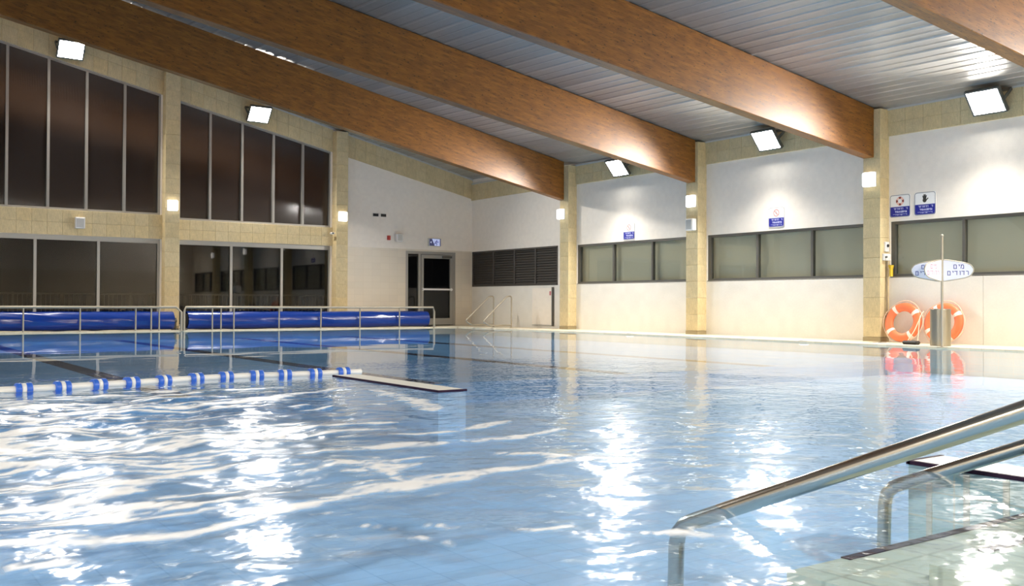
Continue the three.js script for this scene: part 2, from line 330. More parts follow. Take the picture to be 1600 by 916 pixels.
function tallWindow(xs, sill) {                                          // upper polycarbonate lights with a raked head
  const g = struct('window'), f = 0.055, zo = ZB - 0.14, zi = ZB - 0.03, x0 = xs[0], x1 = xs[xs.length - 1];
  mesh('frame', mergeGeometries([box(x0, x1, sill, sill + f, zo, zi), prism([[x0, headY(x0) - f], [x1, headY(x1) - f], [x1, headY(x1)], [x0, headY(x0)]], 'xy', zo, zi),
    box(x0, x0 + f, sill + f, headY(x0) - f - 0.01, zo, zi), box(x1 - f, x1, sill + f, headY(x1) - f, zo, zi)]), M.aluminium, g);
  for (let i = 1; i < xs.length - 1; i++) mesh('mullion', box(xs[i] - 0.033, xs[i] + 0.033, sill + f, headY(xs[i] + 0.033) - f, zo, zi + 0.02), M.aluminium, g);
  for (let i = 0; i < xs.length - 1; i++) {
    const a = xs[i] + 0.033, b = xs[i + 1] - 0.033;
    const p = mesh('pane', prism([[a, 0], [b, 0], [b, headY(b) - f - (sill + f)], [a, headY(a) - f - (sill + f)]], 'xy', -0.008, 0.008), M.polycarb, g);
    p.position.set(0, sill + f, zo + 0.02); p.rotation.x = 0.0185 + 0.004 * (rnd() - 0.5);                 // the sheets lean a little into the hall
  }
}
tallWindow([2.76, 3.62, 4.57, 5.49, 6.44, 7.38], 3.13);
tallWindow([7.86, 8.74, 9.66, 10.6, 11.51, 12.42], 3.03);
for (const [, xs] of W_LOW) {                                            // lower clear windows
  const g = struct('window'), x0 = xs[0], x1 = xs[xs.length - 1], yb = 0.08, yt = 2.47, zo = ZB - 0.16, zi = ZB - 0.06, f = 0.06;
  mesh('frame', mergeGeometries([box(x0, x1, yb, yb + f, zo, zi), box(x0, x1, yt - 0.12, yt, zo, zi), box(x0, x0 + f, yb + f, yt - 0.12, zo, zi), box(x1 - f, x1, yb + f, yt - 0.12, zo, zi)]), M.aluminium, g);
  for (let i = 1; i < xs.length - 1; i++) mesh('mullion', box(xs[i] - 0.035, xs[i] + 0.035, yb + f, yt - 0.12, zo, zi + 0.01), M.aluminium, g);
  for (let i = 0; i < xs.length - 1; i++) mesh('pane', box(xs[i] + 0.035, xs[i + 1] - 0.035, yb + f, yt - 0.12, zo + 0.04, zo + 0.046), M.tint, g);
}
{ // glazed door with side light
  const g = struct('door_1'), z0 = ZB - 0.12, z1 = ZB - 0.02, yt = 2.42;
  mesh('door_frame', mergeGeometries([box(14.99, 16.86, yt - 0.09, yt, z0, z1), box(14.99, 15.09, 0.03, yt - 0.09, z0, z1), box(15.47, 15.56, 0.03, yt - 0.09, z0, z1), box(16.77, 16.86, 0.03, yt - 0.09, z0, z1), box(15.09, 15.47, 0.03, 0.15, z0, z1)]), M.aluminium, g);
  mesh('side_pane', box(15.09, 15.47, 0.15, yt - 0.09, z0 + 0.04, z0 + 0.05), M.tint, g);
  const leaf = mesh('door_leaf', mergeGeometries([box(15.57, 16.76, yt - 0.22, yt - 0.1, z0 + 0.02, z1 + 0.01), box(15.57, 15.66, 0.05, yt - 0.22, z0 + 0.02, z1 + 0.01), box(16.66, 16.76, 0.05, yt - 0.22, z0 + 0.02, z1 + 0.01), box(15.66, 16.66, 0.05, 0.26, z0 + 0.02, z1 + 0.01)]), M.aluminium, g);
  mesh('pane', box(15.66, 16.66, 0.26, yt - 0.22, z0 + 0.05, z0 + 0.06), M.tint, leaf);
  mesh('push_bar', mergeGeometries([box(15.6, 16.72, 1.17, 1.225, z1 + 0.03, z1 + 0.075), box(15.6, 15.65, 1.15, 1.245, z1 + 0.005, z1 + 0.03), box(16.67, 16.72, 1.15, 1.245, z1 + 0.005, z1 + 0.03)]), M.whitePlastic, leaf);
  mesh('door_closer', box(16.35, 16.7, yt - 0.2, yt - 0.13, z1 + 0.01, z1 + 0.06), M.greyFrame, leaf);
}
// pale fence outside the lower windows, seen through the glass
{
  const g = thing('garden_fence', 'pale railing fence with thin upright bars standing outside behind the lower windows', 'fence', [0, 0, ZB - 1.6]);
  mesh('rail', mergeGeometries([box(1, 13, 0.95, 1.0, 0, 0.04), box(1, 13, 0.12, 0.17, 0, 0.04)]), M.greyPlastic, g);
  const bars = []; for (let x = 1; x <= 13; x += 0.115) bars.push(box(x, x + 0.022, 0.17, 0.95, 0.01, 0.03));
  mesh('bar', mergeGeometries(bars), M.greyPlastic, g).userData.kind = 'stuff';
  for (let x = 1; x <= 13; x += 3) mesh('post', box(x - 0.03, x + 0.03, -0.1, 1.02, -0.01, 0.05), M.greyPlastic, g);
  const gr = mesh('ground', box(-12, 20, -0.3, -0.1, ZB - 14, ZB - 0.3), std([0.06, 0.07, 0.04], 0.95)); gr.userData.kind = 'structure';
}
// walls behind and beside the camera
{
  const g = struct('wall_front');
  mesh('tile_panel', box(XL - .3, XR + .3, -0.3, 2.47, ZF, ZF + .3), M.wallTile, g);
  mesh('upper_panel', prism([[XL - .3, 2.47], [XR + .3, 2.47], [XR + .3, 5.2], [0, ceilY(0, ZF) + .25], [XL - .3, 5.2]], 'xy', ZF, ZF + .3), M.plaster, g);
  const l = struct('wall_left');
  mesh('tile_panel', box(XL - .3, XL, -0.3, 2.47, ZB - .3, ZF + .3), M.wallTile, l);
  mesh('upper_panel', box(XL - .3, XL, 2.47, 5.2, ZB - .3, ZF + .3), M.plaster, l);
}

// ---------------------------------------------------------------- roof: ribbed metal panels between the beams
const BEAMZ = [-21.98, -16.86, -11.93, -6.93, -1.93];
{
  const g = struct('ceiling');
  const zs = [ZB, ...BEAMZ.map((z) => z + 0.12), ZF], W = 0.5;
  const NZ = 5;
  function panel(x0, x1, z0, z1) {
    // pan with two raised seams; profile across x, ruled along z
    const w = x1 - x0, prof = [[0, 0], [0.02, -0.011], [0.06, -0.011], [0.1, 0.001], [w * 0.55, 0.004], [w * 0.6, -0.005], [w * 0.66, 0.004], [w, 0.0]], pos = [], idx = [], uv = [];
    for (let k = 0; k <= NZ; k++) for (const [dx, dy] of prof) { const z = z0 + (z1 - z0) * k / NZ, x = x0 + dx; pos.push(x, ceilY(x, z) + dy, z); uv.push(x, z); }
    const n = prof.length; for (let k = 0; k < NZ; k++) for (let i = 0; i < n - 1; i++) { const a = k * n + i, b = a + 1, c = a + n, d = c + 1; idx.push(a, b, c, b, d, c); }
    let q = new THREE.BufferGeometry(); q.setAttribute('position', new THREE.Float32BufferAttribute(pos, 3)); q.setAttribute('uv', new THREE.Float32BufferAttribute(uv, 2)); q.setIndex(idx);
    q = q.toNonIndexed(); q.computeVertexNormals(); return q;
  }
  for (let b = 0; b < zs.length - 1; b++) {
    for (let x = 0; x < XR - 0.01; x += W) mesh('ceiling_panel', panel(x, Math.min(x + W, XR), zs[b], zs[b + 1]), M.ceiling[Math.floor(rnd() * 3)], g);
    const left = []; for (let x = XL; x < -0.01; x += W) left.push(panel(x, x + W, zs[b], zs[b + 1]));
    mesh('ceiling_panel', mergeGeometries(left), M.ceiling[1], g).userData.kind = 'stuff';
  }
  // roof deck above closes the hall
  const pos = [], idx = [], xs = [XL - .3]; for (let k = 0; k <= 20; k++) xs.push(XL + k * 0.45); for (let k = 1; k <= 30; k++) xs.push(k * XR / 30); xs.push(XR + .3);
  const rows = []; for (let k = 0; k <= 24; k++) rows.push(ZB - .3 + (ZF - ZB + .6) * k / 24);
  for (const dy of [0.1, 0.3]) for (const z of rows) for (const x of xs) pos.push(x, ceilY(Math.max(XL, Math.min(XR, x)), z) + dy, z);
  for (const o of [0, xs.length * rows.length]) for (let r = 0; r < rows.length - 1; r++) for (let i = 0; i < xs.length - 1; i++) { const a = o + r * xs.length + i, c = a + xs.length; idx.push(a, a + 1, c, a + 1, c + 1, c); }
  const q = new THREE.BufferGeometry(); q.setAttribute('position', new THREE.Float32BufferAttribute(pos, 3)); q.setIndex(idx); q.computeVertexNormals();
  mesh('roof', uvBox(q), M.roof).userData.kind = 'structure';
}
// glued timber beams from the ridge down to the columns
const beamText = ['furthest brown timber roof beam, running down to the column nearest the far corner', 'second timber roof beam from the far end, ending above the column with the wall speaker', 'third timber roof beam from the far end, ending on the column beside the life rings', 'nearest timber roof beam, cutting across the top right corner of the photo', 'timber roof beam overhead behind the nearest visible one'];
const SB = [0.1935, 0.159, 0.1235, 0.097, 0.067], YB = [3.735, 3.725, 3.735, 3.77, 3.77];
BEAMZ.forEach((z0, k) => {
  const z1 = [-21.74, -16.6, -11.68, -6.68, -1.68][k], xe = XR - 0.3, yb = (x) => YB[k] + SB[k] * (xe - x), top = (x) => ceilY(x, (z0 + z1) / 2) - 0.02;
  const pts = [[xe, yb(xe)], [xe, top(xe)], [0, top(0)], [XL + 0.02, top(XL + 0.02)], [XL + 0.02, 3.8], [0, yb(0)]];
  const g = prism(pts, 'xy', z0, z1, 0.012), p = g.attributes.position, uv = g.attributes.uv, n = g.attributes.normal;
  for (let i = 0; i < p.count; i++) {                                    // grain runs along the beam
    const x = p.getX(i), s = x > 0 ? SB[k] : -SB[k] * XR / 9; uv.setX(i, x * 1.02 + k * 1.7); uv.setY(i, Math.abs(n.getZ(i)) > 0.5 ? p.getY(i) - yb(Math.max(0, x)) - (x > 0 ? 0 : s * x) + k * 0.23 : p.getZ(i) + 0.4);
  }
  tag(mesh('roof_beam', g, M.wood), beamText[k], 'beam');
});

// ---------------------------------------------------------------- floodlights (glowing glass and its light)
function flood(label, pos, ry, tilt, cone = 1.28) {
  const t = thing('floodlight', label, 'floodlight', pos, 0);
  t.rotation.order = 'YXZ'; t.rotation.set(tilt, ry, 0);
  const body = []; // tapered die-cast housing
  const w = 0.32, h = 0.26, pts = [];
  for (const [sx, sy] of [[-1, -1], [1, -1], [1, 1], [-1, 1]]) { pts.push(new THREE.Vector3(sx * w, sy * h, 0), new THREE.Vector3(sx * w, sy * h, -0.05), new THREE.Vector3(sx * 0.15, sy * 0.12, -0.19)); }
  body.push(uvBox(new ConvexGeometry(pts)));
  mesh('housing', mergeGeometries(body), M.greyFrame, t);
  for (let i = -2; i <= 2; i++) mesh('cooling_fin', box(i * 0.06 - 0.006, i * 0.06 + 0.006, -0.1, 0.1, -0.23, -0.17), M.greyFrame, t);
  mesh('bezel', mergeGeometries([box(-w, w, h - 0.03, h, 0, 0.03), box(-w, w, -h, -h + 0.03, 0, 0.03), box(-w, -w + 0.03, -h + 0.03, h - 0.03, 0, 0.03), box(w - 0.03, w, -h + 0.03, h - 0.03, 0, 0.03)]), M.greyFrame, t);
  mesh('glass', uvBox(new THREE.BoxGeometry(2 * w - 0.06, 2 * h - 0.06, 0.02).translate(0, 0, 0.012)), M.floodGlow, t, 'glowing white front glass');
  mesh('bracket', mergeGeometries([box(-w - 0.02, -w - 0.005, -0.03, 0.03, -0.32, 0.0), box(w + 0.005, w + 0.02, -0.03, 0.03, -0.32, 0.0), box(-w - 0.02, w + 0.02, -0.03, 0.03, -0.335, -0.32)]), M.greyFrame, t);
  const l = new THREE.SpotLight(FLOOD_COLOR, FLOOD_POWER, 0, cone, 0.3, 2);
  l.name = 'flood_light'; l.position.set(0, 0, 0.06); l.target.position.set(0, 0, 1.06); l.castShadow = true; l.shadow.radius = 5; l.shadow.mapSize.set(1024, 1024); l.shadow.bias = -0.001;
  t.add(l); t.add(l.target); l.target.name = 'aim';
}
const TILT = 0.70;
flood('glowing floodlight on the right wall furthest from the camera, left of the second beam end', [17.15, 4.39, -19.39], -Math.PI / 2, TILT);
flood('glowing floodlight on the right wall between the second and third beam ends', [17.15, 4.45, -14.38], -Math.PI / 2, TILT);
flood('glowing floodlight at the right edge of the photo, above the two blue safety signs', [17.15, 4.47, -9.34], -Math.PI / 2, TILT);
flood('glowing floodlight at the upper left, above the tall windows left of the stone column', [5.02, 7.22, ZB + 0.34], 0, TILT);
flood('glowing floodlight above the tall windows between the two stone columns', [10.02, 6.14, ZB + 0.34], 0, TILT);
flood('floodlight on the right wall just outside the picture, next to the visible right-hand one', [17.15, 4.42, -4.4], -Math.PI / 2, TILT);
flood('floodlight on the right wall nearest the wall behind the camera, outside the picture', [17.15, 4.42, 0.6], -Math.PI / 2, TILT);
flood('floodlight on the back wall left of the tall windows, outside the picture', [0, 7.6, ZB + 0.32], 0, TILT);
flood('floodlight on the left wall by the middle of the pool, outside the picture', [XL + 0.36, 4.0, -9.4], Math.PI / 2, 0.9, 1.05);
flood('floodlight on the left wall nearest the camera, outside the picture', [XL + 0.36, 4.0, -3.6], Math.PI / 2, 0.9, 1.05);
flood('floodlight behind the camera on the left of the front wall, outside the picture', [-2, 4.85, ZF - 0.36], Math.PI, 0.8, 1.05);
flood('floodlight behind the camera in the middle of the front wall, outside the picture', [7, 4.8, ZF - 0.36], Math.PI, 0.8, 1.05);
flood('floodlight behind the camera on the right of the front wall, outside the picture', [13, 4.45, ZF - 0.36], Math.PI, 0.8, 1.05);

// ---------------------------------------------------------------- square opal wall lamps on the columns
function sconce(label, pos, ry) {
  const t = thing('wall_lamp', label, 'wall lamp', pos, ry);
  mesh('back_plate', box(-0.135, 0.135, -0.15, 0.15, 0, 0.02), M.whitePlastic, t);
  mesh('shade', new RoundedBoxGeometry(0.27, 0.29, 0.09, 3, 0.035).translate(0, 0, 0.065), M.sconceGlow, t, 'glowing opal cover');
  const l = new THREE.RectAreaLight(SCONCE_COLOR, SCONCE_POWER, 0.28, 0.3); l.name = 'lamp_light'; l.position.set(0, 0, 0.118); l.rotation.y = Math.PI; t.add(l);
}
const SC = XR - 0.3;
sconce('square white wall lamp on the column nearest the far right corner', [SC, 3.325, -21.83], -Math.PI / 2);
sconce('square white wall lamp on the column above the small white wall speaker', [SC, 3.27, -16.70], -Math.PI / 2);
sconce('square white wall lamp on the column left of the two blue safety signs', [SC, 3.295, -11.76], -Math.PI / 2);
sconce('square white wall lamp on the left stone column between the window bays', [7.605, 3.38, ZB + 0.3], 0);
sconce('square white wall lamp on the stone column left of the white wall with the door', [12.64, 3.355, ZB + 0.3], 0);
sconce('square white wall lamp on the first right-hand column outside the picture', [SC, 3.3, -6.75], -Math.PI / 2);
sconce('square white wall lamp on the last right-hand column beside the camera, outside the picture', [SC, 3.3, -1.75], -Math.PI / 2);

// ---------------------------------------------------------------- wall fittings
function speaker(label, pos, ry, w, h) {
  const t = thing('wall_speaker', label, 'speaker', pos, ry);
  mesh('cabinet', new RoundedBoxGeometry(w, h, 0.14, 2, 0.02).translate(0, 0, 0.09), M.whitePlastic, t);
  mesh('grille', chamferBox(w - 0.06, h - 0.06, 0.012, 0.004).translate(0, 0, 0.164), M.greyPlastic, t, 'grey speaker grille');
  mesh('bracket', box(-0.03, 0.03, -0.05, 0.05, 0, 0.03), M.greyPlastic, t);
}
speaker('small white speaker on the stone strip between upper and lower left windows', [5.31, 2.8, ZB + 0.035], 0, 0.24, 0.29);
speaker('small white speaker on the right-hand column, below its square lamp', [SC, 2.69, -16.66], -Math.PI / 2, 0.25, 0.29);
speaker('small beige speaker on the white wall, right of the red alarm', [14.7, 2.81, ZB], 0, 0.22, 0.25);
{
  const t = thing('fire_alarm', 'small red fire alarm box on the white wall left of the beige speaker', 'alarm', [14.37, 2.8, ZB]);
  mesh('case', new RoundedBoxGeometry(0.1, 0.14, 0.06, 2, 0.012).translate(0, 0, 0.03), M.red, t); mesh('lens', cyl(0.025, 0.02, 14).rotateX(Math.PI / 2).translate(0, 0.02, 0.066), M.red, t);
  [[13.92, 'left'], [14.19, 'right']].forEach(([x, side]) => {
    const v = thing('wall_vent', `small dark slot vent high on the white back wall, the ${side} one of the pair`, 'vent', [x, 3.5, ZB]);
    mesh('vent_frame', mergeGeometries([box(-0.09, 0.09, 0.03, 0.045, 0, 0.012), box(-0.09, 0.09, -0.045, -0.03, 0, 0.012), box(-0.09, -0.075, -0.03, 0.03, 0, 0.012), box(0.075, 0.09, -0.03, 0.03, 0, 0.012)]), M.black, v);
    mesh('slat', box(-0.075, 0.075, -0.028, 0.028, 0.001, 0.006), M.black, v);
  });
  const c = thing('security_camera', 'tiny white camera on the side of the stone column under its square lamp', 'camera', [12.45, 2.85, ZB + 0.2]);
  mesh('arm', cyl(0.015, 0.1, 10).rotateZ(Math.PI / 2).translate(-0.05, 0, 0), M.whitePlastic, c);
  mesh('body', cyl(0.035, 0.14, 14).rotateX(Math.PI / 2).translate(-0.11, -0.01, 0.03), M.whitePlastic, c); mesh('lens', cyl(0.024, 0.012, 14).rotateX(Math.PI / 2).translate(-0.11, -0.01, 0.104), M.black, c);
}
// ---------------------------------------------------------------- flat print drawn on canvases
function canvasTex(w, h, draw) {
  const c = document.createElement('canvas'); c.width = w; c.height = h; draw(c.getContext('2d'), w, h);
  const t = new THREE.CanvasTexture(c); t.colorSpace = THREE.SRGBColorSpace; t.magFilter = THREE.LinearFilter; return t;
}
const LET = { // Hebrew letters as strokes in a unit cell
  mem: [[[0.12, 0.0], [0.28, 0.22], [0.12, 1]], [[0.26, 0.22], [0.5, 0.04], [0.78, 0.08], [0.9, 0.3], [0.9, 1], [0.45, 1]]],
  yod: [[[0.3, 0.04], [0.66, 0.06], [0.62, 0.42]]],
  fmem: [[[0.08, 0.05], [0.78, 0.05], [0.9, 0.16], [0.9, 1], [0.18, 1], [0.18, 0.05]]],
  resh: [[[0.1, 0.05], [0.7, 0.05], [0.86, 0.2], [0.86, 1]]], dalet: [[[0.02, 0.05], [0.98, 0.05]], [[0.78, 0.05], [0.78, 1]]], vav: [[[0.35, 0.05], [0.62, 0.07], [0.62, 1]]],
};
const LW = { mem: 1, yod: 0.5, fmem: 1, resh: 0.9, dalet: 0.95, vav: 0.5 };
function hebrew(x, word, cx, top, h, color) {
  const cw = h * 0.82, gap = h * 0.24, total = word.reduce((s, l) => s + LW[l] * cw + gap, -gap); let at = cx - total / 2;
  x.strokeStyle = color; x.lineWidth = h * 0.17; x.lineCap = 'butt'; x.lineJoin = 'miter';
  for (const l of word) { for (const path of LET[l]) { x.beginPath(); path.forEach(([a, b], i) => x[i ? 'lineTo' : 'moveTo'](at + (a * cw) * (LW[l] < 0.6 ? 0.75 : LW[l]), top + b * h)); x.stroke(); } at += LW[l] * cw + gap; }
}
function rrect(x, a, b, w, h, r) { x.beginPath(); x.moveTo(a + r, b); x.lineTo(a + w - r, b); x.quadraticCurveTo(a + w, b, a + w, b + r); x.lineTo(a + w, b + h - r); x.quadraticCurveTo(a + w, b + h, a + w - r, b + h); x.lineTo(a + r, b + h); x.quadraticCurveTo(a, b + h, a, b + h - r); x.lineTo(a, b + r); x.quadraticCurveTo(a, b, a + r, b); x.closePath(); }
function safetySign(kind) {
  return canvasTex(256, 256, (x) => {
    x.fillStyle = '#f3f2ef'; x.fillRect(0, 0, 256, 256);
    x.fillStyle = '#1b2590'; x.fillRect(0, 138, 256, 118);
    x.lineWidth = 7; x.strokeStyle = kind === 'stop' ? '#b9b6b4' : '#8f8f92'; rrect(x, 5, 5, 246, 246, 30); x.stroke();
    if (kind === 'stop') { x.strokeStyle = '#c88a80'; x.lineWidth = 12; x.beginPath(); x.arc(128, 74, 42, 0, 7); x.stroke(); x.beginPath(); x.moveTo(98, 46); x.lineTo(158, 104); x.stroke(); x.fillStyle = '#a88'; x.fillRect(122, 50, 9, 44); }
    if (kind === 'ring') { x.strokeStyle = '#f1c9b8'; x.lineWidth = 26; x.beginPath(); x.arc(128, 74, 38, 0, 7); x.stroke(); x.strokeStyle = '#8d3f35'; for (let k = 0; k < 4; k++) { x.beginPath(); x.arc(128, 74, 38, k * Math.PI / 2 - 0.34, k * Math.PI / 2 + 0.34); x.stroke(); } }
    if (kind === 'hand') { x.strokeStyle = x.fillStyle = '#3a3834'; x.lineCap = 'round'; x.lineWidth = 12; for (const [a, b] of [[104, 44], [117, 30], [131, 30], [144, 42]]) { x.beginPath(); x.moveTo(a * 0.5 + 62, 84); x.lineTo(a, b); x.stroke(); } x.beginPath(); x.moveTo(134, 98); x.lineTo(164, 72); x.stroke(); x.beginPath(); x.arc(124, 92, 24, 0, 7); x.fill(); x.lineCap = 'butt'; }
    // three short lines of white lettering, too small to read in the photograph
    x.fillStyle = '#d9dcf4'; const r2 = (s) => { const v = Math.sin(s * 91.7) * 43758.5; return v - Math.floor(v); };
    [[150, 22, 30, 226], [184, 24, 52, 206], [222, 15, 40, 216]].forEach(([y, h, a, b], row) => {
      let p = a, i = 0; while (p < b - 6) { const w = 7 + r2(i + row * 17 + kind.length) * 9; if (r2(i * 3 + row) > 0.14) { x.fillRect(p, y + (row === 1 ? h * 0.5 * r2(i) : 0), w, row === 1 ? h * 0.45 : 4.5); if (r2(i * 7 + row) > 0.4) x.fillRect(p, y, 4.5, h); if (r2(i * 5 + row) > 0.5) x.fillRect(p + w - 4.5, y, 4.5, h); } p += w + 4; i++; }
    });
  });
}
const signTex = { stop: safetySign('stop'), ring: safetySign('ring'), hand: safetySign('hand') };
function roundedPlate(w, h, r, d) {
  const s = new THREE.Shape(), a = -w / 2, b = -h / 2; s.moveTo(a + r, b); s.lineTo(a + w - r, b); s.quadraticCurveTo(a + w, b, a + w, b + r); s.lineTo(a + w, b + h - r); s.quadraticCurveTo(a + w, b + h, a + w - r, b + h); s.lineTo(a + r, b + h); s.quadraticCurveTo(a, b + h, a, b + h - r); s.lineTo(a, b + r); s.quadraticCurveTo(a, b, a + r, b);
  if (d) return new THREE.ExtrudeGeometry(s, { depth: d, bevelEnabled: false, curveSegments: 6 });
  const g = new THREE.ShapeGeometry(s, 6), p = g.attributes.position, uv = g.attributes.uv; for (let i = 0; i < p.count; i++) uv.setXY(i, p.getX(i) / w + 0.5, p.getY(i) / h + 0.5); return g;
}
function wallSign(label, z, y, kind, size = 0.45) {
  const t = thing('safety_sign', label, 'sign', [XR, y, z], -Math.PI / 2);
  mesh('plate', roundedPlate(size, size, 0.05, 0.008), M.whitePlastic, t);
  const f = mesh('print', roundedPlate(size - 0.004, size - 0.004, 0.05), std([1, 1, 1], 0.35, { map: signTex[kind] }), t); f.position.z = 0.0095;
}
wallSign('faint blue and white prohibition sign on the wall nearest the far corner', -19.31, 2.705, 'stop');
wallSign('blue and white prohibition sign alone over the middle right-hand window', -14.38, 2.735, 'stop');
wallSign('blue and white sign with a red ring symbol over the right-hand window', -11.29, 2.745, 'ring');
wallSign('blue and white sign with a dark hand symbol over the right-hand window', -10.75, 2.75, 'hand');
{ // lit exit sign
  const t = thing('exit_sign', 'lit blue and white running figure exit sign above the glazed door', 'exit sign', [16.03, 2.72, ZB]);
  mesh('case', new RoundedBoxGeometry(0.46, 0.26, 0.07, 2, 0.012).translate(0, 0, 0.035), M.greyPlastic, t);
  const tex = canvasTex(256, 144, (x) => {
    x.fillStyle = '#3b3f63'; x.fillRect(0, 0, 256, 144); x.fillStyle = '#b9c3f2'; x.beginPath(); x.moveTo(60, 0); x.lineTo(236, 0); x.lineTo(236, 144); x.lineTo(120, 144); x.closePath(); x.fill();
    x.strokeStyle = x.fillStyle = '#232a66'; x.lineWidth = 13; x.lineCap = 'round'; x.beginPath(); x.arc(168, 30, 11, 0, 7); x.fill();
    for (const p of [[[164, 48], [150, 84], [172, 104], [162, 130]], [[150, 84], [128, 104], [108, 100]], [[164, 52], [190, 70], [204, 60]], [[160, 54], [136, 60], [126, 78]]]) { x.beginPath(); p.forEach(([a, b], i) => x[i ? 'lineTo' : 'moveTo'](a, b)); x.stroke(); }
    x.fillStyle = '#dfe4ff'; x.beginPath(); x.moveTo(16, 72); x.lineTo(46, 48); x.lineTo(46, 96); x.closePath(); x.fill();
  });
  const f = mesh('lit_panel', new THREE.PlaneGeometry(0.42, 0.22), new THREE.MeshStandardMaterial({ map: tex, emissiveMap: tex, emissive: 0xffffff, emissiveIntensity: 0.5, roughness: 0.4 }), t, 'glowing pictogram panel'); f.position.z = 0.0715;
  const l = new THREE.RectAreaLight(new THREE.Color(0.75, 0.8, 1), 0.4, 0.4, 0.2); l.name = 'exit_light'; l.position.set(0, 0, 0.08); l.rotation.y = Math.PI; t.add(l);
}
{ // flush white hatch low on the right wall beside the first column
  const t = thing('wall_hatch', 'white flush cupboard door low on the right wall under the dark louvres', 'hatch', [XR, 0, -23.14], -Math.PI / 2);
  mesh('leaf', box(-0.5, 0.5, 0.12, 1.22, 0, 0.02), M.plaster, t);
  mesh('jamb', box(0.5, 0.56, 0.09, 1.24, 0, 0.05), M.greyFrame, t, 'dark upright edge strip');
  mesh('sill', box(-0.5, 0.56, 0.09, 0.115, 0, 0.03), M.greyPlastic, t);
  mesh('sticker', box(0.36, 0.44, 1.0, 1.12, 0.02, 0.022), std([0.62, 0.2, 0.2], 0.5), t, 'small red sticker');
}

// ---------------------------------------------------------------- pool covers and their railing
function coverRoll(label, x0, x1) {
  const t = thing('pool_cover_roll', label, 'pool cover', [0, 0, -25.80]);
  const NX = Math.round((x1 - x0) * 14), NA = 40, pos = [], idx = [], R0 = 0.232;
  for (let i = 0; i <= NX; i++) for (let j = 0; j <= NA; j++) {
    const x = x0 + (x1 - x0) * i / NX, a = j / NA * 2 * Math.PI, q = j % NA;
    const r = R0 * (1 + 0.04 * (vnoise(x * 0.9, q * 0.25 + 3, 256, 10) - 0.5) + 0.075 * Math.pow(vnoise(x * 2.2 + q * 0.4, q * 0.5, 256, 20), 3) + 0.02 * (vnoise(x * 6 + q * 0.3, q, 256, 40) - 0.5));
    pos.push(x, 0.272 + r * Math.sin(a), r * Math.cos(a));
  }
  for (let i = 0; i < NX; i++) for (let j = 0; j < NA; j++) { const a = i * (NA + 1) + j, b = a + NA + 1; idx.push(a, a + 1, b, a + 1, b + 1, b); }
  const g = new THREE.BufferGeometry(); g.setAttribute('position', new THREE.Float32BufferAttribute(pos, 3)); g.setIndex(idx); g.computeVertexNormals();
  mesh('sheet', g, M.blueCover, t);
  for (const x of [x0, x1]) {
    const s = x === x0 ? -1 : 1;
    mesh('end_disc', cyl(0.185, 0.02, 28).rotateZ(Math.PI / 2).translate(x + s * 0.012, 0.272, 0), M.black, t);
    const st = mesh('stand', mergeGeometries([box(x + s * 0.07 - 0.03, x + s * 0.07 + 0.03, DECK, 0.34, -0.03, 0.03), box(x + s * 0.07 - 0.04, x + s * 0.07 + 0.04, DECK, DECK + 0.05, -0.22, 0.22)]), M.greyFrame, t);
    mesh('hub', cyl(0.05, 0.1, 16).rotateZ(Math.PI / 2).translate(x + s * 0.06, 0.272, 0), M.greyFrame, st);
  }
}
coverRoll('long blue rolled pool cover behind the left half of the low railing', -4.5, 7.36);
coverRoll('long blue rolled pool cover behind the right half of the railing, ending by the door', 7.72, 15.02);
function railing(label, x0, x1, posts) {
  const t = thing('cover_railing', label, 'railing', [0, 0, -25.48]), r = 0.033;
  mesh('top_rail', bent([[x0, DECK, 0], [x0, 0.622, 0], [x1, 0.622, 0], [x1, DECK, 0]], r, 0.05, 10), M.railPaint, t);
  for (const x of posts) mesh('post', cyl(0.02, 0.6, 12).translate(x, 0.325, 0), M.railPaint, t);
}
railing('low beige tube railing along the far pool edge, left section', -4.6, 7.5, [-3.6, -2.3, -1.1, 0.15, 1.4, 2.6, 3.79, 5.05, 6.36, 6.74, 6.94]);
railing('low beige tube railing along the far pool edge, right section up to the door', 7.57, 15.12, [8.31, 8.54, 8.89, 10.16, 11.4, 12.62, 13.92]);

